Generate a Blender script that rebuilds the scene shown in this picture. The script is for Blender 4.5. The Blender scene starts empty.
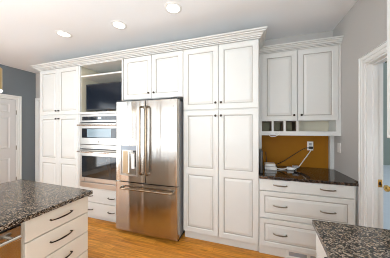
import bpy, bmesh, math, random
from mathutils import Vector, Matrix

random.seed(7)
SC = bpy.context.scene
COL = SC.collection
R = math.radians

# ------------------------------------------------------------------ camera
cam_d = bpy.data.cameras.new('camera')
cam_d.sensor_width = 36.0
cam_d.lens = 16.1
cam_d.clip_start = 0.02
cam = bpy.data.objects.new('camera', cam_d)
COL.objects.link(cam)
cam.location = (0.0, 0.0, 1.428)
cam.rotation_euler = (R(90), 0, R(17.8))
SC.camera = cam

# ------------------------------------------------------------------ world, daylight, exposure
SC.view_settings.view_transform = 'Standard'
SC.view_settings.look = 'None'
SC.view_settings.gamma = 1.0
SC.view_settings.use_curve_mapping = False
SC.view_settings.exposure = 0.0
try:
    SC.cycles.use_denoising = True
    SC.cycles.filter_width = 1.0
    SC.cycles.max_bounces = 10
    SC.cycles.diffuse_bounces = 6
    SC.cycles.sample_clamp_indirect = 6.0
except Exception:
    pass

world = bpy.data.worlds.new('sky')
SC.world = world
world.use_nodes = True
bg = world.node_tree.nodes['Background']
bg.inputs['Color'].default_value = (0.72, 0.84, 1.0, 1)
bg.inputs['Strength'].default_value = 0.9


def area(name, loc, rot, sx, sy, power, col):
    d = bpy.data.lights.new(name, 'AREA')
    d.shape = 'RECTANGLE'
    d.size, d.size_y = sx, sy
    d.energy = power
    d.color = col
    o = bpy.data.objects.new(name, d)
    COL.objects.link(o)
    o.location = loc
    o.rotation_euler = rot
    return o


# daylight coming in through the windows behind the camera and on the left
area('daylight_rear_window', (-0.25, -2.96, 1.25), (R(90), 0, R(180)), 2.3, 2.1, 15, (0.95, 0.98, 1.0))
area('daylight_rear_window', (-3.05, -2.96, 1.25), (R(90), 0, R(180)), 2.7, 2.1, 16, (0.95, 0.98, 1.0))
area('daylight_left_window', (-4.76, -1.2, 1.25), (R(90), 0, R(-90)), 1.9, 2.1, 68, (0.86, 0.935, 1.0))
area('added_right_fill', (.985, -1.85, 1.25), (R(90), 0, R(90)), 1.6, 2.1, 46, (0.92, 0.97, 1.0))  # added fill from the right, out of view; no window known there
# unseen upward-facing panel, added to brighten the ceiling
area('added_ceiling_fill', (-1.2, -1.45, 1.0), (R(180), 0, 0), 4.2, 2.6, 132, (0.83, 0.935, 1.0))

# ------------------------------------------------------------------ materials
MATS = {}


def nodes_of(name):
    m = bpy.data.materials.new(name)
    m.use_nodes = True
    nt = m.node_tree
    b = nt.nodes['Principled BSDF']
    MATS[name] = m
    return m, nt, b


def paint(name, col, rough=0.5, metal=0.0, var=0.0, scale=6.0, spec=0.5):
    m, nt, b = nodes_of(name)
    b.inputs['Base Color'].default_value = (*col, 1)
    b.inputs['Roughness'].default_value = rough
    b.inputs['Metallic'].default_value = metal
    b.inputs['Specular IOR Level'].default_value = spec
    if var:
        tc = nt.nodes.new('ShaderNodeTexCoord')
        no = nt.nodes.new('ShaderNodeTexNoise')
        no.inputs['Scale'].default_value = scale
        no.inputs['Detail'].default_value = 4
        nt.links.new(tc.outputs['Object'], no.inputs['Vector'])
        mr = nt.nodes.new('ShaderNodeMapRange')
        mr.inputs['To Min'].default_value = 1 - var
        mr.inputs['To Max'].default_value = 1 + var
        nt.links.new(no.outputs['Fac'], mr.inputs['Value'])
        mx = nt.nodes.new('ShaderNodeMix')
        mx.data_type = 'RGBA'
        mx.blend_type = 'MULTIPLY'
        mx.inputs['Factor'].default_value = 1
        mx.inputs['A'].default_value = (*col, 1)
        nt.links.new(mr.outputs['Result'], mx.inputs['B'])
        nt.links.new(mx.outputs['Result'], b.inputs['Base Color'])
    return m


paint('cabinet_white', (0.645, 0.645, 0.62), 0.38, var=0.02)
paint('glaze_line', (0.36, 0.345, 0.31), 0.5)
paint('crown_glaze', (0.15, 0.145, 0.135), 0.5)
paint('island_cream', (0.66, 0.60, 0.51), 0.4, var=0.02)
paint('cubby_cream', (0.62, 0.58, 0.46), 0.5, var=0.03)
paint('wall_greige', (0.49, 0.47, 0.445), 0.75, var=0.02, scale=3)
paint('wall_bluegrey', (0.17, 0.195, 0.215), 0.6, var=0.03, scale=3)
paint('ceiling_white', (0.83, 0.845, 0.86), 0.8, var=0.01, scale=3)
paint('trim_white', (0.77, 0.77, 0.75), 0.4, var=0.01)
paint('door_white', (0.68, 0.675, 0.665), 0.4, var=0.01)
paint('mustard_paint', (0.31, 0.125, 0.006), 0.6, var=0.10, scale=5, spec=0.15)
paint('bronze', (0.045, 0.034, 0.026), 0.35, 0.8)
paint('pewter', (0.20, 0.165, 0.125), 0.32, 0.9)
paint('brass', (0.72, 0.50, 0.17), 0.25, 1.0)
paint('dark_hole', (0.02, 0.015, 0.01), 0.6)
paint('black_plastic', (0.012, 0.012, 0.013), 0.35)
paint('black_gloss', (0.010, 0.012, 0.016), 0.06)
paint('tv_screen', (0.006, 0.009, 0.016), 0.12, spec=0.22)
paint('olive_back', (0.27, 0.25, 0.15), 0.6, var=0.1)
paint('cubby_shade_brown', (0.07, 0.04, 0.02), 0.5, var=0.2)  # brown that stands in for the deep shadow inside the small cubbies
paint('white_plastic', (0.80, 0.79, 0.76), 0.35)
paint('grey_plastic', (0.30, 0.31, 0.33), 0.4)
paint('lcd_glass', (0.26, 0.29, 0.33), 0.2)
paint('button_grey', (0.10, 0.11, 0.12), 0.5)
paint('gold_shade', (0.55, 0.38, 0.14), 0.4, 0.5)
paint('concrete', (0.55, 0.57, 0.55), 0.8, var=0.08)
paint('sage_siding', (0.30, 0.33, 0.27), 0.8, var=.06)
paint('bark', (0.10, 0.07, 0.045), 0.9, var=0.2)
paint('leaf_green', (0.07, 0.10, 0.03), 0.7, var=0.35, scale=4)
paint('oven_glass', (0.02, 0.018, 0.016), 0.05)
paint('microwave_glass_reflection', (0.24, 0.32, 0.37), 0.12)  # pale blue-grey reflection painted into the glass colour
paint('pot_glow_rim', (0.85, 0.85, 0.83), 0.4)
paint('dispenser_tan', (0.42, 0.30, 0.18), 0.35, 0.4)


def emis(name, col, s):
    m, nt, b = nodes_of(name)
    b.inputs['Base Color'].default_value = (*col, 1)
    b.inputs['Emission Color'].default_value = (*col, 1)
    b.inputs['Emission Strength'].default_value = s
    return m


emis('lamp_lens', (1.0, 0.97, 0.92), 2.2)
emis('display_digits', (0.55, 0.75, 1.0), 0.9)
emis('window_sky', (0.85, 0.93, 1.0), 1.0)


def steel(name, col, rough, wav=0.25):
    m, nt, b = nodes_of(name)
    b.inputs['Base Color'].default_value = (*col, 1)
    b.inputs['Metallic'].default_value = 1.0
    tc = nt.nodes.new('ShaderNodeTexCoord')
    mp = nt.nodes.new('ShaderNodeMapping')
    mp.inputs['Scale'].default_value = (5.0, 5.0, 0.22)
    nt.links.new(tc.outputs['Object'], mp.inputs['Vector'])
    no = nt.nodes.new('ShaderNodeTexNoise')
    no.inputs['Scale'].default_value = 1.0
    no.inputs['Detail'].default_value = 2
    nt.links.new(mp.outputs['Vector'], no.inputs['Vector'])
    bp = nt.nodes.new('ShaderNodeBump')
    bp.inputs['Strength'].default_value = wav
    bp.inputs['Distance'].default_value = 0.05
    nt.links.new(no.outputs['Fac'], bp.inputs['Height'])
    nt.links.new(bp.outputs['Normal'], b.inputs['Normal'])
    mp2 = nt.nodes.new('ShaderNodeMapping')
    mp2.inputs['Scale'].default_value = (60, 60, 1.0)
    nt.links.new(tc.outputs['Object'], mp2.inputs['Vector'])
    n2 = nt.nodes.new('ShaderNodeTexNoise')
    n2.inputs['Scale'].default_value = 1.0
    nt.links.new(mp2.outputs['Vector'], n2.inputs['Vector'])
    mr = nt.nodes.new('ShaderNodeMapRange')
    mr.inputs['To Min'].default_value = rough * 0.8
    mr.inputs['To Max'].default_value = rough * 1.25
    nt.links.new(n2.outputs['Fac'], mr.inputs['Value'])
    nt.links.new(mr.outputs['Result'], b.inputs['Roughness'])
    return m


steel('stainless', (0.47, 0.435, 0.395), 0.20, 0.45)
steel('stainless_flat', (0.46, 0.43, 0.395), 0.30, 0.04)
steel('oven_handle_steel', (0.60, 0.56, 0.51), 0.22, 0.0)
steel('steel_handle', (0.28, 0.21, 0.145), 0.22, 0.0)


def granite(name, dark, mid, light, scale, rough):
    m, nt, b = nodes_of(name)
    tc = nt.nodes.new('ShaderNodeTexCoord')
    vo = nt.nodes.new('ShaderNodeTexVoronoi')
    vo.inputs['Scale'].default_value = scale
    no = nt.nodes.new('ShaderNodeTexNoise')
    no.inputs['Scale'].default_value = scale * 0.55
    no.inputs['Detail'].default_value = 6
    no.inputs['Roughness'].default_value = 0.7
    nt.links.new(tc.outputs['Object'], vo.inputs['Vector'])
    nt.links.new(tc.outputs['Object'], no.inputs['Vector'])
    sep = nt.nodes.new('ShaderNodeSeparateColor')
    nt.links.new(vo.outputs['Color'], sep.inputs['Color'])
    mx = nt.nodes.new('ShaderNodeMath')
    mx.operation = 'MULTIPLY_ADD'
    mx.inputs[1].default_value = 0.45
    nt.links.new(sep.outputs['Red'], mx.inputs[0])
    ad = nt.nodes.new('ShaderNodeMath')
    ad.operation = 'MULTIPLY'
    ad.inputs[1].default_value = 0.62
    nt.links.new(no.outputs['Fac'], ad.inputs[0])
    nt.links.new(ad.outputs[0], mx.inputs[2])
    cr = nt.nodes.new('ShaderNodeValToRGB')
    e = cr.color_ramp.elements
    e[0].position, e[0].color = 0.42, (*dark, 1)
    e[1].position, e[1].color = 0.80, (*light, 1)
    k = cr.color_ramp.elements.new(0.55)
    k.color = (*mid, 1)
    nt.links.new(mx.outputs[0], cr.inputs['Fac'])
    nt.links.new(cr.outputs['Color'], b.inputs['Base Color'])
    b.inputs['Roughness'].default_value = rough
    return m


granite('granite', (0.006, 0.005, 0.004), (0.085, 0.064, 0.046), (0.40, 0.325, 0.25), 170, 0.12)
granite('granite_desk', (0.010, 0.007, 0.006), (0.026, 0.016, 0.011), (0.10, 0.065, 0.045), 120, 0.07)


def wood_floor():
    m, nt, b = nodes_of('oak_floor')
    tc = nt.nodes.new('ShaderNodeTexCoord')
    br = nt.nodes.new('ShaderNodeTexBrick')
    br.offset = 0.37
    br.inputs['Scale'].default_value = 1.0
    br.inputs['Brick Width'].default_value = 1.15
    br.inputs['Row Height'].default_value = 0.083
    br.inputs['Mortar Size'].default_value = 0.0012
    br.inputs['Color1'].default_value = (0.56, 0.215, 0.026, 1)
    br.inputs['Color2'].default_value = (0.74, 0.330, 0.052, 1)
    br.inputs['Mortar'].default_value = (0.20, 0.07, 0.012, 1)
    nt.links.new(tc.outputs['Object'], br.inputs['Vector'])
    mp = nt.nodes.new('ShaderNodeMapping')
    mp.inputs['Scale'].default_value = (2.2, 26, 1)
    nt.links.new(tc.outputs['Object'], mp.inputs['Vector'])
    no = nt.nodes.new('ShaderNodeTexNoise')
    no.inputs['Scale'].default_value = 1.6
    no.inputs['Detail'].default_value = 6
    no.inputs['Roughness'].default_value = 0.6
    no.inputs['Distortion'].default_value = 1.2
    nt.links.new(mp.outputs['Vector'], no.inputs['Vector'])
    mr = nt.nodes.new('ShaderNodeMapRange')
    mr.inputs['From Min'].default_value = 0.3
    mr.inputs['From Max'].default_value = 0.7
    mr.inputs['To Min'].default_value = 0.55
    mr.inputs['To Max'].default_value = 1.22
    nt.links.new(no.outputs['Fac'], mr.inputs['Value'])
    mx = nt.nodes.new('ShaderNodeMix')
    mx.data_type = 'RGBA'
    mx.blend_type = 'MULTIPLY'
    mx.inputs['Factor'].default_value = 1
    nt.links.new(br.outputs['Color'], mx.inputs['A'])
    nt.links.new(mr.outputs['Result'], mx.inputs['B'])
    nt.links.new(mx.outputs['Result'], b.inputs['Base Color'])
    b.inputs['Roughness'].default_value = 0.36
    b.inputs['Specular IOR Level'].default_value = 0.3


wood_floor()


# ------------------------------------------------------------------ helpers
def empty(name, loc, label=None, cat=None, group=None, kind=None):
    o = bpy.data.objects.new(name, None)
    o.empty_display_size = 0.1
    COL.objects.link(o)
    o.location = loc
    return tag(o, label, cat, group, kind)


def tag(o, label=None, cat=None, group=None, kind=None):
    if label:
        o['label'] = label
    if cat:
        o['category'] = cat
    if group:
        o['group'] = group
    if kind:
        o['kind'] = kind
    return o


def root_of(o):
    while o.parent:
        o = o.parent
    return o


def ident(p):
    return Vector(p)


class MB:
    """collects shapes (world coordinates, or through a mapping) into ONE mesh object"""

    def __init__(self, fn=None):
        self.bm = bmesh.new()
        self.fn = fn or ident

    def v(self, p):
        return self.bm.verts.new(self.fn(p))

    def face(self, vs, mi=0):
        try:
            f = self.bm.faces.new(vs)
            f.material_index = mi
            return f
        except ValueError:
            return None

    def box(self, a, b, mi=0):
        (x0, y0, z0), (x1, y1, z1) = a, b
        vs = [self.v(p) for p in ((x0, y0, z0), (x1, y0, z0), (x1, y1, z0), (x0, y1, z0),
                                  (x0, y0, z1), (x1, y0, z1), (x1, y1, z1), (x0, y1, z1))]
        for q in ((0, 3, 2, 1), (4, 5, 6, 7), (0, 1, 5, 4), (1, 2, 6, 5), (2, 3, 7, 6), (3, 0, 4, 7)):
            self.face([vs[i] for i in q], mi)
        return self

    def prism(self, poly, z0, z1, mi=0):
        a = [self.v((x, y, z0)) for x, y in poly]
        b = [self.v((x, y, z1)) for x, y in poly]
        n = len(poly)
        self.face(a[::-1], mi)
        self.face(b, mi)
        for i in range(n):
            self.face([a[i], a[(i + 1) % n], b[(i + 1) % n], b[i]], mi)
        return self

    def tube(self, pts, r, n=8, mi=0, caps=True):
        pts = [Vector(p) for p in pts]
        rings = []
        for i, p in enumerate(pts):
            d = (pts[min(i + 1, len(pts) - 1)] - pts[max(i - 1, 0)]).normalized()
            up = Vector((0, 0, 1)) if abs(d.z) < 0.9 else Vector((1, 0, 0))
            s = d.cross(up).normalized()
            t = d.cross(s).normalized()
            rr = r[i] if isinstance(r, (list, tuple)) else r
            rings.append([self.v(p + s * rr * math.cos(2 * math.pi * k / n) + t * rr * math.sin(2 * math.pi * k / n))
                          for k in range(n)])
        for a, b in zip(rings, rings[1:]):
            for k in range(n):
                self.face([a[k], a[(k + 1) % n], b[(k + 1) % n], b[k]], mi)
        if caps:
            self.face(rings[0][::-1], mi)
            self.face(rings[-1], mi)
        return self

    def rings(self, loops, cap0=True, cap1=True, mis=None):
        """skin successive closed loops of equal length"""
        rs = [[self.v(p) for p in lp] for lp in loops]
        n = len(rs[0])
        for j, (a, b) in enumerate(zip(rs, rs[1:])):
            for k in range(n):
                self.face([a[k], a[(k + 1) % n], b[(k + 1) % n], b[k]], mis[j] if mis else 0)
        if cap0:
            self.face(rs[0][::-1])
        if cap1:
            self.face(rs[-1])
        return self

    def panel_slab(self, u0, u1, v0, v1, panels=(), t=0.02, raised=True):
        """slab in (u, v, w): front at w=0, back at w=-t, with sunk-and-raised panels; groove faces use slot 1"""
        c = 0.0035
        rect = lambda a, b, cc, d, w: [(a, cc, w), (b, cc, w), (b, d, w), (a, d, w)]
        self.rings([rect(u0, u1, v0, v1, -t), rect(u0, u1, v0, v1, -c), rect(u0 + c, u1 - c, v0 + c, v1 - c, 0)],
                   cap0=True, cap1=not panels)
        if not panels:
            return self
        u0 += c; u1 -= c; v0 += c; v1 -= c
        pu0, pu1 = min(p[0] for p in panels), max(p[1] for p in panels)
        quad = lambda a, b, cc, d: self.face([self.v(p) for p in rect(a, b, cc, d, 0)])
        quad(u0, pu0, v0, v1)
        quad(pu1, u1, v0, v1)
        # columns/rows of panels: split in rows by v, columns by u
        rows = sorted({(p[2], p[3]) for p in panels})
        last = v0
        for (a, b) in rows:
            quad(pu0, pu1, last, a)
            cols = sorted((p[0], p[1]) for p in panels if (p[2], p[3]) == (a, b))
            for (c0, c1), (d0, d1) in zip(cols, cols[1:]):
                quad(c1, d0, a, b)
            last = b
        quad(pu0, pu1, last, v1)
        for (a, b, cc, d) in panels:
            ins = lambda k, w: rect(a + k, b - k, cc + k, d - k, w)
            if raised:
                self.rings([ins(0, 0), ins(.0035, -.004), ins(.008, -.0055), ins(.0115, -.010), ins(.0165, -.010),
                            ins(.040, -.003), ins(.042, -.002)], cap0=False, mis=[0, 0, 1, 1, 0, 0])
            else:
                self.rings([ins(0, 0), ins(.010, -.008), ins(.016, -.008), ins(.045, -.003)], cap0=False)
        return self

    def build(self, name, mat, parent=None, label=None, cat=None, group=None, kind=None, loc=None,
              bevel=0.0, smooth=False, seg=2):
        bm = self.bm
        bmesh.ops.remove_doubles(bm, verts=bm.verts, dist=1e-6)
        bmesh.ops.recalc_face_normals(bm, faces=bm.faces)
        org = Vector((0, 0, 0))
        if parent is not None:
            p = parent
            while p:
                org += p.location
                p = p.parent
        elif loc is not None:
            org = Vector(loc)
        bmesh.ops.translate(bm, verts=bm.verts, vec=-org)
        me = bpy.data.meshes.new(name)
        bm.to_mesh(me)
        bm.free()
        for mm in (mat if isinstance(mat, (list, tuple)) else [mat]):
            me.materials.append(MATS[mm])
        if smooth:
            for p in me.polygons:
                p.use_smooth = True
            me.set_sharp_from_angle(angle=R(35))
        o = bpy.data.objects.new(name, me)
        COL.objects.link(o)
        if parent is not None:
            o.parent = parent
        elif loc is not None:
            o.location = org
        if bevel:
            bv = o.modifiers.new('bevel', 'BEVEL')
            bv.width = bevel
            bv.segments = seg
            bv.limit_method = 'ANGLE'
            bv.angle_limit = R(40)
        return tag(o, label, cat, group, kind)


def front(yf):                       # (u, v, w) -> faces -Y
    return lambda p: Vector((p[0], yf - p[2], p[1]))


def plus_x(xf):                      # u runs along Y, faces +X
    return lambda p: Vector((xf + p[2], p[0], p[1]))


def minus_x(xf):
    return lambda p: Vector((xf - p[2], p[0], p[1]))


CW = ['cabinet_white', 'glaze_line']


def knob(parent, fn, u, v, mat='bronze'):
    m = MB(fn)
    n = 12
    prof = [(.007, .0), (.006, .010), (.012, .014), (.0145, .020), (.012, .026), (.005, .028)]
    m.rings([[(u + r * math.cos(2 * math.pi * k / n), v + r * math.sin(2 * math.pi * k / n), w) for k in range(n)]
             for r, w in prof])
    return m.build('knob', mat, parent, smooth=True)


def pull(parent, fn, u, v, length=.135, mat='pewter', out=.028, r=.0062, sag=.003):
    m = MB(fn)
    pts = []
    h = length / 2
    n = 12
    for i in range(n + 1):
        s = -1 + 2 * i / n
        pts.append((u + s * h, v - sag * (1 - s * s) * 0.6, out * (1 - abs(s) ** 3 * 0.55)))
    m.tube(pts, [r * (.75 + .45 * (1 - abs(-1 + 2 * i / n))) for i in range(n + 1)], n=8)
    for s in (-1, 1):
        m.tube([(u + s * h * .93, v, 0), (u + s * h * .93, v, out * .58)], r * .95, n=8)
    return m.build('pull_handle', mat, parent, smooth=True)


def cab_door(parent, fn, u0, u1, v0, v1, mids=(), st=.056, mat=CW, t=.02, name='door'):
    rows = []
    a = v0 + st
    for (m0, m1) in mids:
        rows.append((a, m0))
        a = m1
    rows.append((a, v1 - st))
    m = MB(fn)
    m.panel_slab(u0, u1, v0, v1, [(u0 + st, u1 - st, r0, r1) for r0, r1 in rows], t)
    return m.build(name, mat, parent)


# ------------------------------------------------------------------ room shell
XL, XR, YB, YR, ZC = -4.805, 1.029, 2.751, -3.0, 2.732
MB().box((XL - .1, YR - .1, -.08), (XR + .118, YB + .1, 0)).build('floor', 'oak_floor', kind='structure')
MB().box((XL - .1, YR - .1, ZC), (XR + .118, YB + .1, ZC + .08)).build('ceiling', 'ceiling_white', kind='structure')
MB().box((XL - .1, YB, 0), (XR + .118, YB + .1, ZC)).build('wall_back', 'wall_greige', kind='structure')
m = MB()
m.box((XL - .1, YR, 0), (XL, -2.15, ZC)).box((XL - .1, -2.15, 0), (XL, -.25, .2)).box((XL - .1, -2.15, 2.3), (XL, -.25, ZC))
m.box((XL - .1, -.25, 0), (XL, YB, ZC))
m.build('wall_left', 'wall_bluegrey', kind='structure')
m = MB()
m.box((XR, YR, 0), (XR + .118, -2.75, ZC)).box((XR, -2.75, 0), (XR + .118, -.95, .2)).box((XR, -2.75, 2.3), (XR + .118, -.95, ZC)).box((XR, -.95, 0), (XR + .118, 1.31, ZC)).box((XR, 1.31, 2.045), (XR + .118, 2.053, ZC)).box((XR, 2.053, 0), (XR + .118, YB, ZC))
m.build('wall_right', 'wall_greige', kind='structure')
m = MB()
wins = [(-4.4, -1.7), (-1.4, .9)]
m.box((XL - .1, YR - .1, 0), (XR + .118, YR, .2)).box((XL - .1, YR - .1, 2.3), (XR + .118, YR, ZC))
for a, b in ((XL - .1, -4.4), (-1.7, -1.4), (.9, XR + .118)):
    m.box((a, YR - .1, .2), (b, YR, 2.3))
m.build('wall_rear', 'wall_greige', kind='structure')


def window(n, fn, u0, u1):
    f = MB(fn)
    for a, b in (((u0, .2, -.08), (u1, .26, 0)), ((u0, 2.24, -.08), (u1, 2.3, 0)), ((u0, .26, -.08), (u0 + .06, 2.24, 0)),
                 ((u1 - .06, .26, -.08), (u1, 2.24, 0)), (((u0 + u1) / 2 - .025, .26, -.08), ((u0 + u1) / 2 + .025, 2.24, 0))):
        f.box(a, b)
    o = f.build('window_%d' % n, 'trim_white', kind='structure')
    MB(fn).box((u0 + .06, .26, -.06), (u1 - .06, 2.24, -.05)).build('pane', 'window_sky', o)


window(1, lambda p: Vector((p[0], YR + p[2], p[1])), *wins[0])
window(2, lambda p: Vector((p[0], YR + p[2], p[1])), *wins[1])
window(3, lambda p: Vector((XL + p[2], p[0], p[1])), -2.15, -.25)

window(4, lambda p: Vector((XR - p[2], p[0], p[1])), -2.75, -.95)  # unseen opening made up to house the added fill on the right


def casing(n, fn, u0, u1, top, w=.095, bottom=0.0, mat='trim_white'):
    """moulded casing around an opening u0..u1 below top: stepped profile swept with mitres"""
    prof = [(0, 0), (0, .010), (.012, .013), (.030, .013), (.036, .018), (.060, .018), (.066, .013), (.074, .022), (w, .022), (w, 0)]
    m = MB(fn)
    path = []
    for o_, w_ in prof:
        path.append((o_, w_))
    loops = [[(u0 - o_, bottom, w_) for o_, w_ in path], [(u0 - o_, top + o_, w_) for o_, w_ in path],
             [(u1 + o_, top + o_, w_) for o_, w_ in path], [(u1 + o_, bottom, w_) for o_, w_ in path]]
    m.rings(loops)
    return m.build('trim_%d' % n, mat, kind='structure')


casing(1, plus_x(XL), 1.575, 2.389, 2.052, .088)
casing(2, minus_x(XR), 1.31, 2.053, 2.045, .072)
casing(3, front(YB), -4.69, -3.95, 2.052, .095)
# door linings of the right hand doorway
m = MB()
m.box((XR - .001, 2.038, 0), (XR + .119, 2.0525, 2.03)).box((XR - .001, 1.3105, 0), (XR + .119, 1.325, 2.03))
m.box((XR - .001, 1.3105, 2.03), (XR + .119, 2.0525, 2.0445))
m.box((XR + .041, 2.026, 0), (XR + .075, 2.038, 2.018)).box((XR + .041, 1.325, 2.018), (XR + .075, 2.038, 2.03)).box((XR + .041, 1.325, 0), (XR + .075, 1.337, 2.018))
jam = m.build('trim_4', 'trim_white', kind='structure')
sp = MB().box((XR + .079, 2.0355, .895), (XR + .110, 2.038, .965)).build('strike_plate', 'brass', jam, label='brass strike plate')
MB().box((XR + .087, 2.0345, .915), (XR + .102, 2.0358, .945)).build('latch_hole', 'dark_hole', sp)

# baseboards where wall shows
MB().box((XL, -3.0, 0), (XL + .016, 1.484, .13)).build('baseboard_left', 'trim_white', kind='structure')
MB().box((XL, 2.48, 0), (XL + .016, 2.75, .13)).build('baseboard_left.001', 'trim_white', kind='structure')

# door_1, six panel, in the left wall
d1 = MB(plus_x(XL + .012))
pc = [(1.675, 1.930), (2.025, 2.280)]
pr = [(.21, .82), (1.03, 1.68), (1.775, 1.950)]
d1.panel_slab(1.580, 2.384, .01, 2.047, [(a, b, c, d) for a, b in pc for c, d in pr], .011, raised=False)
d1 = d1.build('door_1', 'door_white', kind='structure')
for z in (.36, 1.03, 1.78):
    MB().tube([(XL + .016, 2.3865, z - .045), (XL + .016, 2.3865, z + .045)], .007).build('hinge', 'pewter', d1)
d2 = MB(front(YB - .012))
d2.panel_slab(-4.685, -3.955, .01, 2.047, [(a, b, c, d) for a, b in ((-4.59, -4.37), (-4.27, -4.05)) for c, d in pr], .011, raised=False)
d2.build('door_2', 'door_white', kind='structure')

# door_3, standing slightly ajar in the right doorway
hx, hy, ang = 1.145, 1.327, R(7.5)
dx, dy = Vector((math.sin(ang), math.cos(ang), 0)), Vector((-math.cos(ang), math.sin(ang), 0))
fn3 = lambda p: Vector((hx, hy, 0)) + dx * p[0] + dy * (p[2] + .040) + Vector((0, 0, p[1]))
d3m = MB(fn3)
d3m.panel_slab(0, .705, .01, 2.025, [(a, b, c, d) for a, b in ((.10, .31), (.395, .605)) for c, d in pr], .04, raised=False)
d3 = d3m.build('door_3', 'trim_white', kind='structure')
lv = MB(fn3)
n = 14
lv.rings([[(.642 + r * math.cos(2 * math.pi * k / n), .905 + r * math.sin(2 * math.pi * k / n), w) for k in range(n)]
          for r, w in ((.032, 0), (.032, .006), (.014, .012), (.011, .03), (.020, .036), (.029, .048), (.027, .062), (.012, .070))])
lv.build('door_knob', 'brass', d3, smooth=True)

# outside the right doorway
MB().box((1.15, -4, -.2), (14, 16, -.05)).build('ground', 'concrete', kind='structure')


def tree(loc, h, r, label):
    t = empty('tree', loc, label, 'tree')
    MB().tube([(loc[0], loc[1], loc[2]), (loc[0] + .1, loc[1], loc[2] + h * .4), (loc[0] - .05, loc[1] + .1, loc[2] + h * .75)],
              [.16, .12, .05], n=10).build('trunk', 'bark', t, smooth=True)
    m = MB()
    rnd = random.Random(3)
    for i in range(900):
        th, ph, rr = rnd.uniform(0, 6.283), math.acos(rnd.uniform(-1, 1)), r * rnd.uniform(.45, 1) ** .5
        c = Vector((loc[0] + rr * math.sin(ph) * math.cos(th), loc[1] + rr * math.sin(ph) * math.sin(th), loc[2] + h * .68 + .8 * rr * math.cos(ph)))
        a = Vector((rnd.gauss(0, 1), rnd.gauss(0, 1), rnd.gauss(0, 1))).normalized() * .24
        b = a.cross(Vector((rnd.gauss(0, 1), rnd.gauss(0, 1), rnd.gauss(0, 1)))).normalized() * .13
        m.face([m.v(c - a), m.v(c + b), m.v(c + a), m.v(c - b)])
    m.build('crown', 'leaf_green', t)


MB().box((3.2, 9.2, -.05), (8.4, 9.4, 4.15)).build('wall_outside', 'sage_siding', kind='structure')
tree((6.9, 11.6, -.05), 7.4, 2.1, 'leafy green tree seen through the gap of the ajar door')

# ------------------------------------------------------------------ recessed ceiling lights
proto_l = None
for i, (x, y) in enumerate(((-2.445, 1.73), (-1.575, 1.79), (-.80, 1.72))):
    lab = ('round recessed ceiling light, leftmost of the three, over the granite island end',
           'round recessed ceiling light, the middle one of the three in the row',
           'round recessed ceiling light, rightmost of the three, before the tall pantry')[i]
    t = empty('recessed_light', (x, y, ZC), lab, 'ceiling light', 'recessed lights in the ceiling')
    n = 28
    circ = lambda r, z: [(x + r * math.cos(2 * math.pi * k / n), y + r * math.sin(2 * math.pi * k / n), z) for k in range(n)]
    MB().rings([circ(.070, ZC), circ(.096, ZC), circ(.096, ZC - .003), circ(.088, ZC - .007), circ(.070, ZC - .006), circ(.070, ZC)],
               cap0=False, cap1=False).build('trim_ring', 'trim_white', t, smooth=True)
    MB().rings([circ(.069, ZC - .001), circ(.069, ZC - .004), circ(.04, ZC - .0055)]).build('lens', 'lamp_lens', t, smooth=True)
    ld = bpy.data.lights.new('downlight', 'SPOT')
    ld.energy = 13
    ld.color = (1.0, .90, .78)
    ld.spot_size = R(125)
    ld.spot_blend = .8
    ld.shadow_soft_size = .06
    lo = bpy.data.objects.new('downlight', ld)
    COL.objects.link(lo)
    lo.parent = t
    lo.location = (0, 0, -.012)

# ------------------------------------------------------------------ left pantry cabinet
YF = 2.1
FY = front(YF)
t = empty('pantry_cabinet', (-3.1, 2.42, 0), 'tall white four-door pantry cabinet left of the wall oven', 'cabinet', 'white built-in cabinets')
MB().box((-3.578, 2.1205, .10), (-2.636, 2.742, 2.53)).box((-3.578, 2.165, 0), (-2.636, 2.742, .10)).build('carcass', 'cabinet_white', t)
for (u0, u1, ku) in ((-3.562, -3.110, -3.14), (-3.106, -2.642, -3.076)):
    d = cab_door(t, FY, u0, u1, 1.672, 2.448)
    knob(d, FY, ku, 1.735)
    d = cab_door(t, FY, u0, u1, .115, 1.656, [(.852, .929)])
    knob(d, FY, ku, 1.60)

# ------------------------------------------------------------------ oven cabinet with niche
t = empty('oven_cabinet', (-2.2, 2.42, 0), 'white open-topped cabinet tower holding the wall oven and television', 'cabinet', 'white built-in cabinets')
m = MB()
m.box((-2.632, YF, .10), (-2.611, 2.742, 2.53)).box((-1.800, YF, .10), (-1.779, 2.742, 2.53))
m.box((-2.611, 2.722, .10), (-1.800, 2.742, 2.53))
m.box((-2.611, YF, 2.44), (-1.800, 2.722, 2.53))
m.box((-2.611, YF, 1.664), (-1.800, 2.722, 1.695))
m.box((-2.611, YF, .495), (-1.800, 2.722, .512))
m.box((-2.611, 2.122, .10), (-1.800, 2.722, .118))
m.box((-2.632, 2.165, 0), (-1.779, 2.742, .10))
m.build('carcass', 'cabinet_white', t)
MB().box((-2.6105, 2.12, 2.262), (-1.8005, 2.7215, 2.285)).build('shelf', 'cabinet_white', t)
m = MB()
m.box((-2.6105, 2.125, 1.6955), (-2.607, 2.7215, 2.261)).box((-2.6105, 2.125, 2.286), (-2.607, 2.7215, 2.4395))
m.box((-1.804, 2.125, 1.6955), (-1.8005, 2.7215, 2.261)).box((-1.804, 2.125, 2.286), (-1.8005, 2.7215, 2.4395))
m.box((-2.606, 2.716, 1.6955), (-1.805, 2.7215, 2.261)).box((-2.606, 2.716, 2.286), (-1.805, 2.7215, 2.4395))
m.build('niche_lining', 'cubby_cream', t)
for z0, z1 in ((.288, .492), (.075, .282)):
    m = MB(FY)
    m.panel_slab(-2.625, -1.785, z0, z1, (), .02)
    d = m.build('drawer', CW, t)
    pull(d, FY, -2.40, (z0 + z1) / 2, .12, 'bronze')
    pull(d, FY, -1.985, (z0 + z1) / 2, .12, 'bronze')

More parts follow.
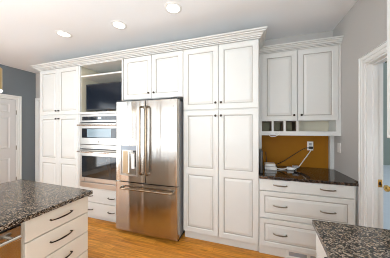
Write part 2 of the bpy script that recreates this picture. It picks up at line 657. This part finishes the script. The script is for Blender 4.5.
# ------------------------------------------------------------------ wall oven (microwave above oven)
t = empty('wall_oven', (-2.203, 2.3, .515), 'stainless steel built-in microwave and wall oven stacked under the television', 'oven')
OX0, OX1 = -2.600, -1.811
MB().box((OX0 + .008, 2.11, .516), (OX1 - .008, 2.60, 1.655)).build('body', 'black_plastic', t)
m = MB()
m.box((OX0, 2.085, 1.535), (OX1, 2.1095, 1.658))
cp = m.build('control_panel', 'stainless_flat', t, bevel=.004)
dsp = MB().box((OX0 + .055, 2.0825, 1.562), (OX1 - .03, 2.0848, 1.622)).build('display', 'black_gloss', cp)
rnd = random.Random(5)
for k in range(26):
    if k in (12, 13, 14):
        continue
    x = OX0 + .085 + k * .0245
    for z in (1.582, 1.602):
        MB().box((x, 2.0815, z - .004), (x + rnd.choice((.008, .012)), 2.0824, z + .004)).build('button', 'button_grey', dsp)
MB().box((OX0 + .375, 2.0812, 1.580), (OX0 + .435, 2.0824, 1.606)).build('clock_display', 'display_digits', dsp)


def oven_door(z0, z1, wz0, wz1, hz, glass, nm):
    m = MB(front(2.078))
    a, b = OX0 + .002, OX1 - .002
    m.rings([[(a, z0, -.03), (b, z0, -.03), (b, z1, -.03), (a, z1, -.03)], [(a, z0, -.004), (b, z0, -.004), (b, z1, -.004), (a, z1, -.004)],
             [(a + .004, z0 + .004, 0), (b - .004, z0 + .004, 0), (b - .004, z1 - .004, 0), (a + .004, z1 - .004, 0)],
             [(a + .05, wz0, 0), (b - .05, wz0, 0), (b - .05, wz1, 0), (a + .05, wz1, 0)],
             [(a + .053, wz0 + .003, -.005), (b - .053, wz0 + .003, -.005), (b - .053, wz1 - .003, -.005), (a + .053, wz1 - .003, -.005)]])
    d = m.build(nm, 'stainless_flat', t)
    w = MB().box((a + .054, 2.0775, wz0 + .004), (b - .054, 2.0825, wz1 - .004)).build('window', 'black_gloss', d)
    MB().box((a + .16, 2.0755, wz0 + .012), (b - .16, 2.0773, wz1 - .012)).build('inner_glass', glass, w)
    h = MB()
    h.tube([(a + .02, 2.028, hz), (b - .02, 2.028, hz)], .0125, n=12)
    for x in (a + .06, b - .06):
        h.tube([(x, 2.078, hz), (x, 2.03, hz)], .010, n=10)
    h.build('handle', 'oven_handle_steel', d, smooth=True)
    return d


dm = oven_door(1.190, 1.519, 1.288, 1.440, 1.488, 'microwave_glass_reflection', 'microwave_door')
n = 14
MB(front(2.0775)).rings([[(-2.205 + r * math.cos(2 * math.pi * k / n), 1.232 + r * math.sin(2 * math.pi * k / n), w) for k in range(n)]
                         for r, w in ((.012, -.0005), (.012, .002), (.008, .0025))]).build('badge', 'pewter', dm)
oven_door(.606, 1.108, .672, 1.012, 1.078, 'oven_glass', 'oven_door')
m = MB()
m.box((OX0, 2.085, 1.122), (OX1, 2.1095, 1.182))
for k in range(2):
    m.box((OX0 + .03, 2.082, 1.136 + k * .022), (OX1 - .03, 2.085, 1.144 + k * .022))
m.build('vent_strip', 'stainless_flat', t, bevel=.002)
MB().box((OX0, 2.083, .518), (OX1, 2.1095, .596)).build('bottom_trim', 'stainless_flat', t, bevel=.003)

# ------------------------------------------------------------------ television in the niche
t = empty('television', (-2.19, 2.17, 1.695), 'black flat television in the open niche above the oven', 'television')
m = MB()
m.box((-2.545, 2.150, 1.725), (-1.830, 2.195, 2.145))
m.build('frame', 'black_plastic', t, bevel=.006)
MB().box((-2.525, 2.1475, 1.748), (-1.850, 2.1495, 2.128)).build('screen', 'tv_screen', t)
m = MB()
m.box((-2.31, 2.125, 1.6965), (-2.07, 2.25, 1.706)).box((-2.22, 2.165, 1.706), (-2.16, 2.19, 1.725))
m.build('stand', 'black_plastic', t)

# ------------------------------------------------------------------ cabinet over the refrigerator
t = empty('fridge_cabinet', (-1.3, 2.42, 1.85), 'white two-door cabinet above the stainless refrigerator', 'cabinet', 'white built-in cabinets')
MB().box((-1.776, 2.1205, 1.846), (-.838, 2.742, 2.53)).build('carcass', 'cabinet_white', t)
for (u0, u1, ku) in ((-1.765, -1.304, -1.342), (-1.298, -.842, -1.260)):
    d = cab_door(t, FY, u0, u1, 1.852, 2.448)
    knob(d, FY, ku, 1.925)

# ------------------------------------------------------------------ refrigerator
FX0, FX1, FYF = -1.786, -.860, 1.960
t = empty('refrigerator', (-1.314, 2.3, 0), 'stainless steel french-door refrigerator with water dispenser between white cabinets', 'refrigerator')
m = MB()
m.box((FX0 + .022, 2.040, .05), (FX1 - .004, 2.70, 1.79))
m.build('body', 'grey_plastic', t, bevel=.004)
m = MB()
m.box((FX0 + .03, 2.05, .0), (FX1 - .02, 2.68, .05))
m.build('base_grille', 'black_plastic', t)


def slab_plan(x0, x1, rl, rr, bow):
    """plan outline of a door: bowed front, rounded outer edges"""
    pts = []
    yf = lambda x: FYF + bow * (((x - (FX0 + FX1) / 2) / ((FX1 - FX0) / 2)) ** 2)
    k = 6
    for i in range(k + 1):
        a = R(180 + 90 * i / k)
        pts.append((x0 + rl + rl * math.cos(a), yf(x0 + rl) + rl + rl * math.sin(a)))
    for i in range(1, 12):
        x = x0 + rl + (x1 - rr - x0 - rl) * i / 12
        pts.append((x, yf(x)))
    for i in range(k + 1):
        a = R(270 + 90 * i / k)
        pts.append((x1 - rr + rr * math.cos(a), yf(x1 - rr) + rr + rr * math.sin(a)))
    pts += [(x1, 2.036), (x0, 2.036)]
    return pts


SPLIT = -1.306
dl = MB().prism(slab_plan(FX0, SPLIT - .004, .012, .006, .008), .722, 1.800).build('door', 'stainless', t, smooth=True)
dr = MB().prism(slab_plan(SPLIT + .004, FX1, .006, .016, .008), .722, 1.800).build('door', 'stainless', t, smooth=True)
fz = MB().prism(slab_plan(FX0, FX1, .012, .016, .008), .055, .708).build('freezer_drawer', 'stainless', t, smooth=True)


def bar(parent, p0, p1, out, r, nm='handle'):
    """tubular handle with curved ends reaching the face"""
    p0, p1 = Vector(p0), Vector(p1)
    ax = (p1 - p0).normalized()
    o = Vector((0, -out, 0))
    pts = [p0, p0 + o * .6, p0 + o * .92 + ax * .012, p0 + o + ax * .04]
    pts += [p0 + o * 1.06 + (p1 - p0) * s for s in (.25, .5, .75)]
    pts += [p1 + o - ax * .04, p1 + o * .92 - ax * .012, p1 + o * .6, p1]
    h = MB().tube(pts, r, n=12).build(nm, 'steel_handle', parent, smooth=True)
    for p in (p0, p1):
        MB().tube([p + o * .02, p + o * .45], r * 1.35, n=12).build('handle_mount', 'pewter', h, smooth=True)


bar(dl, (-1.350, FYF + .001, .842), (-1.350, FYF + .001, 1.712), .058, .0125)
bar(dr, (-1.262, FYF + .001, .842), (-1.262, FYF + .001, 1.712), .058, .0125)
bar(fz, (-1.672, FYF + .008, .640), (-.915, FYF + .008, .640), .058, .0125)
# dispenser: frame, control display, recess with paddle
FD = front(FYF + .004)
x0, x1, z0, z1 = -1.708, -1.425, .800, 1.222
m = MB(FD)
m.rings([[(x0, z0, -.002), (x1, z0, -.002), (x1, z1, -.002), (x0, z1, -.002)], [(x0, z0, .010), (x1, z0, .010), (x1, z1, .010), (x0, z1, .010)],
         [(x0 + .018, z0 + .018, .010), (x1 - .018, z0 + .018, .010), (x1 - .018, z1 - .012, .010), (x0 + .018, z1 - .012, .010)],
         [(x0 + .022, z0 + .022, .001), (x1 - .022, z0 + .022, .001), (x1 - .022, z1 - .016, .001), (x0 + .022, z1 - .016, .001)]])
dp = m.build('dispenser', 'stainless_flat', dl)
MB(FD).box((x0 + .024, 1.145, .0015), (x1 - .024, 1.200, .0085)).build('display', 'lcd_glass', dp)
MB(FD).box((x0 + .045, z0 + .03, .0015), (x0 + .125, 1.128, .0035)).build('cup_recess', 'dispenser_tan', dp)
MB(FD).box((x0 + .135, z0 + .04, .0015), (x0 + .150, 1.12, .009)).box((x0 + .19, z0 + .10, .0015), (x0 + .235, 1.10, .010)).build('paddle', 'white_plastic', dp)
MB(FD).box((x1 - .040, z0 + .12, .0105), (x1 - .032, 1.13, .0115)).box((x1 - .062, 1.118, .0105), (x1 - .036, 1.140, .016)).build('lever', 'black_plastic', dp)
n = 18
MB(front(FYF + .0095)).rings([[(-.925 + r * math.cos(2 * math.pi * k / n), 1.712 + r * math.sin(2 * math.pi * k / n), w) for k in range(n)]
                              for r, w in ((.021, -.002), (.021, .003), (.017, .0035), (.015, .0025))]).build('badge', 'grey_plastic', dr, smooth=True)
for a in (FX0 + .01, FX1 - .09):
    MB().box((a, 1.975, 1.8005), (a + .08, 2.09, 1.822)).build('hinge_cover', 'black_plastic', t, bevel=.004)

# ------------------------------------------------------------------ tall pantry
t = empty('pantry_cabinet', (-.375, 2.42, 0), 'tall white four-door pantry cabinet right of the stainless refrigerator', 'cabinet', 'white built-in cabinets')
MB().box((-.836, 2.1205, .108), (.085, 2.742, 2.53)).box((-.836, 2.165, 0), (.085, 2.742, .108)).build('carcass', 'cabinet_white', t)
for (u0, u1, ku) in ((-.832, -.379, -.410), (-.374, .082, -.343)):
    d = cab_door(t, FY, u0, u1, 1.672, 2.448)
    knob(d, FY, ku, 1.748)
    d = cab_door(t, FY, u0, u1, .118, 1.658, [(.852, .929)])
    knob(d, FY, ku, 1.590)

# ------------------------------------------------------------------ desk drawer cabinet
t = empty('drawer_cabinet', (.55, 2.42, 0), 'white three-drawer base cabinet under the dark granite desk counter', 'cabinet', 'white built-in cabinets')
m = MB()
m.box((.089, 2.1205, .108), (.985, 2.742, .872)).box((.985, 2.16, .0), (1.026, 2.742, .872))
m.build('carcass', 'cabinet_white', t)
tk = MB().box((.089, 2.150, 0), (.984, 2.742, .107)).build('toe_kick', 'cabinet_white', t)
for z0, z1, pan in ((.742, .868, 0), (.436, .734, 1), (.120, .428, 1)):
    m = MB(FY)
    m.panel_slab(.092, .968, z0, z1, [(.092 + .045, .968 - .045, z0 + .045, z1 - .045)] if pan else (), .02)
    d = m.build('drawer', CW, t)
    zz = (z0 + z1) / 2 + (.0 if pan else .006)
    pull(d, FY, .303, zz)
    pull(d, FY, .742, zz)
m = MB(front(2.150))
m.rings([[(.375, .012, 0), (.80, .012, 0), (.80, .098, 0), (.375, .098, 0)], [(.378, .015, .006), (.797, .015, .006), (.797, .095, .006), (.378, .095, .006)],
         [(.392, .030, .006), (.783, .030, .006), (.783, .080, .006), (.392, .080, .006)], [(.394, .032, .001), (.781, .032, .001), (.781, .078, .001), (.394, .078, .001)]])
gv = m.build('floor_vent', 'white_plastic', tk)
for k0 in (0, 15):
    m = MB(front(2.150))
    xa, xb = .398 + k0 * .0137, .398 + (k0 + 12) * .0137 + .007
    m.rings([[(xa, .034, .001), (xb, .034, .001), (xb, .076, .001), (xa, .076, .001)], [(xa, .034, .003), (xb, .034, .003), (xb, .076, .003), (xa, .076, .003)]]
            + [[(xa + e, .034 + e, w), (xb - e, .034 + e, w), (xb - e, .076 - e, w), (xa + e, .076 - e, w)] for e, w in ((.004, .003), (.005, .0015), (.010, .0015), (.011, .003), (.015, .003))])
    m.build('grille', 'grey_plastic', gv)
# desk counter
m = MB().prism([(.0875, 2.078), (.988, 2.078), (.988, 2.152), (1.0275, 2.152), (1.0275, 2.748), (.0875, 2.748)], .8735, .9035)
m.build('desk_countertop', 'granite_desk', None, 'dark polished granite desk counter on the white drawer cabinet', 'countertop', loc=(.55, 2.4, .8735), bevel=.004)

# ------------------------------------------------------------------ mustard back panel
MB().box((.138, 2.736, .9045), (.976, 2.7495, 1.343)).build('back_panel', 'mustard_paint', None, 'mustard painted panel on the wall behind the desk counter',
                                                          'wall panel', loc=(.55, 2.74, .905), bevel=.001)

# ------------------------------------------------------------------ wall cabinet over the desk
UF = 2.52
FU = front(UF)
t = empty('wall_cabinet', (.55, 2.63, 1.345), 'white two-door wall cabinet with a row of cubbies over the desk', 'cabinet', 'white built-in cabinets')
m = MB()
m.box((.0895, 2.5405, 1.532), (1.027, 2.749, 2.51))
m.build('carcass', 'cabinet_white', t)
MB().box((.0895, UF, 1.532), (.138, 2.5405, 2.44)).build('stile', 'cabinet_white', t)
MB().box((1.0005, UF, 1.532), (1.027, 2.5405, 2.44)).build('stile', 'cabinet_white', t)
for (u0, u1, ku) in ((.141, .563, .524), (.568, .999, .608)):
    d = cab_door(t, FU, u0, u1, 1.536, 2.438)
    knob(d, FU, ku, 1.605)
m = MB()
m.box((.0895, UF, 1.344), (1.027, 2.749, 1.398))
m.box((.0895, UF, 1.398), (.139, 2.749, 1.532)).box((.978, UF, 1.398), (1.027, 2.749, 1.532))
m.box((.262, UF, 1.398), (.286, 2.745, 1.532)).box((.404, UF, 1.398), (.430, 2.745, 1.532)).box((.552, UF, 1.398), (.578, 2.745, 1.532))
m.build('cubby_rack', 'cabinet_white', t)
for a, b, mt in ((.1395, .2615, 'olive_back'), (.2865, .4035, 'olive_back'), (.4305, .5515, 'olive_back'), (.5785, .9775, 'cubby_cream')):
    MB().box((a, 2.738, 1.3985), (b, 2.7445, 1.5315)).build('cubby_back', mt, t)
m = MB()
m.box((.0895, 2.50, .905), (.136, 2.749, 1.3435))
m.build('end_panel', 'cabinet_white', t)
m = MB()
m.box((.979, 2.70, .905), (1.027, 2.749, 1.3435))
m.build('end_panel', 'cabinet_white', t)
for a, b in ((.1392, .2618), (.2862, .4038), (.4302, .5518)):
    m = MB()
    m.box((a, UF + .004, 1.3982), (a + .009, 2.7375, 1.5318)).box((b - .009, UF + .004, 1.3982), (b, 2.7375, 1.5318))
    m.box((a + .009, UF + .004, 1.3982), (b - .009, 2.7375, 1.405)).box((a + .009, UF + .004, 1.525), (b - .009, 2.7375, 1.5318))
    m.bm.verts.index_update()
    m.build('cubby_shade_boards', 'cubby_shade_brown', t, 'dark brown boards standing for the deep shade in the cubby')  # shade at the cubby edges, painted as thin dark boards

# ------------------------------------------------------------------ crown mouldings
def crown(name, pts, prof, label):
    """sweep an (outward, z) profile along a plan path with mitres; outward is to the right of travel"""
    P = [Vector((x, y)) for x, y in pts]
    loops = []
    for i, p in enumerate(P):
        dirs = []
        if i > 0:
            dirs.append((P[i] - P[i - 1]).normalized())
        if i < len(P) - 1:
            dirs.append((P[i + 1] - P[i]).normalized())
        nr = [Vector((d.y, -d.x)) for d in dirs]
        if len(nr) == 2:
            b = (nr[0] + nr[1]).normalized()
            b = b / b.dot(nr[0])
        else:
            b = nr[0]
        loops.append([(p.x + b.x * o, p.y + b.y * o, z) for o, z in prof])
    m = MB()
    k = len(prof)
    rs = [[m.v(p) for p in lp] for lp in loops]
    for a, b in zip(rs, rs[1:]):
        for q in range(k):
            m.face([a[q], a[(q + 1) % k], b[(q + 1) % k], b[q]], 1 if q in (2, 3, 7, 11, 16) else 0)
    m.face(rs[0][::-1])
    m.face(rs[-1])
    return m.build(name, ['cabinet_white', 'crown_glaze'], None, label, 'crown molding', 'crown moldings on the cabinets', loc=(pts[1][0], pts[1][1], prof[0][1]))


def crown_profile(z0, z1, proj):
    # stepped classical profile: (outward, height) pairs as fractions, thin dark-glazed quirks between the members
    f = [(0, 0), (.16, 0), (.16, .13), (.10, .145), (.10, .185), (.30, .20), (.34, .30), (.28, .315), (.28, .35), (.42, .37), (.50, .47),
         (.62, .55), (.55, .565), (.55, .60), (.78, .62), (.86, .74), (.80, .755), (.80, .79), (1.0, .81), (1.0, 1.0), (0, 1.0)]
    return [(.001 + o * proj, z0 + h * (z1 - z0)) for o, h in f]


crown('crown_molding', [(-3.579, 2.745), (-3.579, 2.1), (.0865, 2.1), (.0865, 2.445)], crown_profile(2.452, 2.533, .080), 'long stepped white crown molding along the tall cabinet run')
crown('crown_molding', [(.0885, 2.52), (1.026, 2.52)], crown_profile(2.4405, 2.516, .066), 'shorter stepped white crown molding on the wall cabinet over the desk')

# ------------------------------------------------------------------ things on the desk
t = empty('wall_outlet', (.765, 2.736, 1.2), 'white electrical outlet plate on the mustard panel', 'outlet')
MB().box((.729, 2.7295, 1.138), (.801, 2.7355, 1.258)).build('plate', 'white_plastic', t, bevel=.002)
MB().box((.749, 2.727, 1.205), (.781, 2.7295, 1.238)).box((.749, 2.727, 1.158), (.781, 2.7295, 1.191)).build('socket', 'grey_plastic', t)
MB().box((.744, 2.700, 1.160), (.790, 2.7265, 1.192)).build('power_plug', 'black_plastic', None, 'black power plug in the outlet on the mustard panel', 'plug', loc=(.765, 2.71, 1.16), bevel=.004)
t = empty('light_switch', (XR, 2.57, 1.2), 'white light switch plate on the right wall beside the desk', 'switch')
MB().box((XR - .006, 2.532, 1.140), (XR, 2.608, 1.258)).build('plate', 'white_plastic', t, bevel=.002)
MB().box((XR - .010, 2.555, 1.172), (XR - .006, 2.585, 1.226)).build('rocker', 'trim_white', t, bevel=.001)

MB().box((.100, 2.19, .9045), (.132, 2.40, 1.175)).build('modem', 'black_plastic', None, 'upright slim black modem against the pantry side on the desk', 'modem', loc=(.123, 2.3, .9045), bevel=.006)
t = empty('router', (.245, 2.46, .9045), 'white two-tier router box at the left of the desk counter', 'router')
MB().box((.170, 2.42, .9045), (.312, 2.54, .942)).build('case', 'white_plastic', t, bevel=.003)
MB().box((.176, 2.426, .9422), (.306, 2.534, .9478)).build('seam', 'grey_plastic', t)
MB().box((.174, 2.422, .948), (.296, 2.538, .980)).build('lid_unit', 'white_plastic', t, bevel=.004)
MB().tube([(.20, 2.53, .985), (.195, 2.545, 1.05), (.19, 2.55, 1.12)], .005).build('antenna', 'black_plastic', t)
t = empty('power_adapter', (.51, 2.52, .9045), 'white power adapter lying on the desk counter below the outlet', 'power adapter')
MB().box((.44, 2.47, .9045), (.545, 2.535, .940)).build('case', 'white_plastic', t, bevel=.008)
MB().box((.500, 2.455, .9405), (.57, 2.51, .965)).build('plug', 'grey_plastic', t, bevel=.005)


def cord(pts, r, mat, label, name='cable'):
    P = [Vector(p) for p in pts]
    out = []
    for i in range(len(P) - 1):
        p0, p1, p2, p3 = P[max(i - 1, 0)], P[i], P[i + 1], P[min(i + 2, len(P) - 1)]
        for k in range(6):
            s = k / 6
            out.append(.5 * ((2 * p1) + (p2 - p0) * s + (2 * p0 - 5 * p1 + 4 * p2 - p3) * s * s + (3 * p1 - p0 - 3 * p2 + p3) * s ** 3))
    out.append(P[-1])
    return MB().tube(out, r, n=8).build(name, mat, None, label, 'cord', 'cables on the desk', loc=P[0], smooth=True)


cord([(.775, 2.722, 1.150), (.74, 2.70, 1.10), (.66, 2.65, 1.0), (.60, 2.58, .945), (.578, 2.52, .9525)], .006, 'white_plastic', 'white cord hanging from the outlet down to the power adapter')
cord([(.742, 2.712, 1.175), (.68, 2.70, 1.16), (.56, 2.68, 1.08), (.43, 2.65, .99), (.34, 2.60, .95), (.318, 2.52, .93)], .005, 'black_plastic', 'black cord sagging from the outlet to the white router')
cord([(.318, 2.48, .918), (.36, 2.47, .913), (.40, 2.48, .913), (.434, 2.50, .918)], .007, 'white_plastic', 'short white cord lying between the router and the power adapter')
cord([(.575, 2.46, .952), (.50, 2.40, .911), (.56, 2.30, .9105), (.60, 2.16, .9105)], .005, 'black_plastic', 'thin dark cord trailing across the desk counter toward its front edge')
cord([(.36, 2.512, 1.402), (.355, 2.509, 1.37), (.31, 2.506, 1.335), (.25, 2.506, 1.330), (.235, 2.506, 1.360), (.30, 2.506, 1.372)], .004, 'white_plastic', 'white cord loop hanging over the cubby shelf edge')

# ------------------------------------------------------------------ island
IX = -1.323
t = empty('island_cabinet', (-1.79, .25, 0), 'cream kitchen island base with four flat drawers under granite', 'cabinet')
m = MB()
m.box((-2.27, .693, .10), (IX - .0205, 1.140, .865)).box((-2.27, -.70, .10), (-1.95, .693, .865)).box((-1.95, -.70, .10), (IX - .0205, .075, .865))
m.box((-2.22, -.66, 0), (IX - .07, .07, .10)).box((-2.22, .70, 0), (IX - .07, 1.10, .10))
m.build('carcass', 'island_cream', t)
FI = plus_x(IX)
for z0, z1 in ((.724, .862), (.562, .717), (.403, .555), (.115, .396)):
    m = MB(FI)
    m.panel_slab(.704, 1.138, z0, z1, (), .02)
    d = m.build('drawer', 'island_cream', t)
    pull(d, FI, .915, (z0 + z1) / 2 + .006, .155, 'bronze', .03, .0052, .004)
for k, (z0, z1) in enumerate(((.724, .862), (.562, .717), (.403, .555), (.115, .396))):
    m = MB(FI)
    m.panel_slab(-.68, .068, z0, z1, (), .02)
    d = m.build('drawer', 'island_cream', t)
    pull(d, FI, -.3, (z0 + z1) / 2 + .006, .155, 'bronze', .03, .0052, .004)
poly = [(-2.318, -.75), (-1.290, -.75), (-1.300, 1.165), (-2.318, 1.195)]
MB().prism(poly, .8675, .8985).build('island_countertop', 'granite', None, 'speckled granite top of the kitchen island on the left', 'countertop', loc=(-1.8, .2, .8675), bevel=.004)

t = empty('dishwasher', (-1.6, .38, 0), 'stainless steel dishwasher built into the island beside the cream drawers', 'dishwasher')
MB().box((-1.94, .082, .02), (IX - .012, .686, .862)).build('tub', 'black_plastic', t)
m = MB(FI)
m.panel_slab(.084, .684, .125, .848, (), .012)
d = m.build('door', 'stainless', t)
m = MB()
m.tube([(IX + .045, .12, .800), (IX + .045, .655, .800)], .013, n=12)
for y in (.15, .625):
    m.tube([(IX + .0, y, .800), (IX + .045, y, .800)], .011, n=10)
m.build('handle', 'oven_handle_steel', d, smooth=True)

# ------------------------------------------------------------------ right counter run
t = empty('base_cabinet', (.68, .4, 0), 'white base cabinet under the granite counter near the doorway', 'cabinet', 'white built-in cabinets')
CX = .352
m = MB()
m.box((CX + .0205, -.70, .10), (1.026, 1.160, .865)).box((CX + .08, -.68, 0), (1.026, 1.15, .10))
m.build('carcass', 'cabinet_white', t)
FM = minus_x(CX)
for y0, y1 in ((.70, 1.155), (.10, .692), (-.69, .092)):
    for z0, z1 in ((.724, .862), (.436, .717), (.115, .428)):
        m = MB(FM)
        m.panel_slab(y0, y1, z0, z1, (), .02)
        d = m.build('drawer', CW, t)
        pull(d, FM, (y0 + y1) / 2 + .022, (z0 + z1) / 2 + .012, .09, 'bronze', .022, sag=.002)
poly = [(.341, 1.185), (.313, .855), (.283, .45), (.283, -.72), (1.0275, -.72), (1.0275, 1.195)]
MB().prism(poly, .8675, .8985).build('counter_top', 'granite', None, 'brown speckled granite counter corner in front of the white doorway', 'countertop', loc=(.68, .4, .8675), bevel=.004)
t = empty('wall_cabinet', (.85, .5, 1.38), 'white wall cabinet edge above the brown granite counter by the doorway', 'cabinet', 'white built-in cabinets')
m = MB()
m.box((.7005, -.70, 1.379), (1.027, 1.185, 2.53))
m.build('carcass', 'cabinet_white', t)
FW = minus_x(.68)
for y0, y1, ku in ((.72, 1.184, .76), (.25, .714, .67), (-.22, .244, -.18), (-.69, -.226, -.27)):
    d = cab_door(t, FW, y0, y1, 1.381, 2.50)
    knob(d, FW, ku, 1.45)

# ------------------------------------------------------------------ pendant over the island
px_, py_ = -2.13, .80
t = empty('pendant_lamp', (px_, py_, 1.72), 'gold drum pendant lamp hanging over the granite island', 'lamp')
n = 32
circ = lambda r, z: [(px_ + r * math.cos(2 * math.pi * k / n), py_ + r * math.sin(2 * math.pi * k / n), z) for k in range(n)]
MB().rings([circ(.15, 1.765), circ(.15, 1.95), circ(.146, 1.95), circ(.146, 1.765), circ(.15, 1.765)], cap0=False, cap1=False).build('shade', 'gold_shade', t, smooth=True)
MB().rings([circ(.151, 1.752), circ(.151, 1.7645), circ(.10, 1.7645), circ(.10, 1.752)], cap1=True).build('diffuser', 'lamp_lens', t, smooth=True)
MB().tube([(px_, py_, 1.90), (px_, py_, ZC - .02)], .006).build('rod', 'brass', t, smooth=True)
MB().rings([circ(.06, ZC - .022), circ(.06, ZC - .001)]).build('canopy', 'brass', t, smooth=True)
MB().box((px_ - .148, py_ - .006, 1.90), (px_ + .148, py_ + .006, 1.91)).box((px_ - .006, py_ - .148, 1.90), (px_ + .006, py_ + .148, 1.91)).build('spider', 'brass', t)
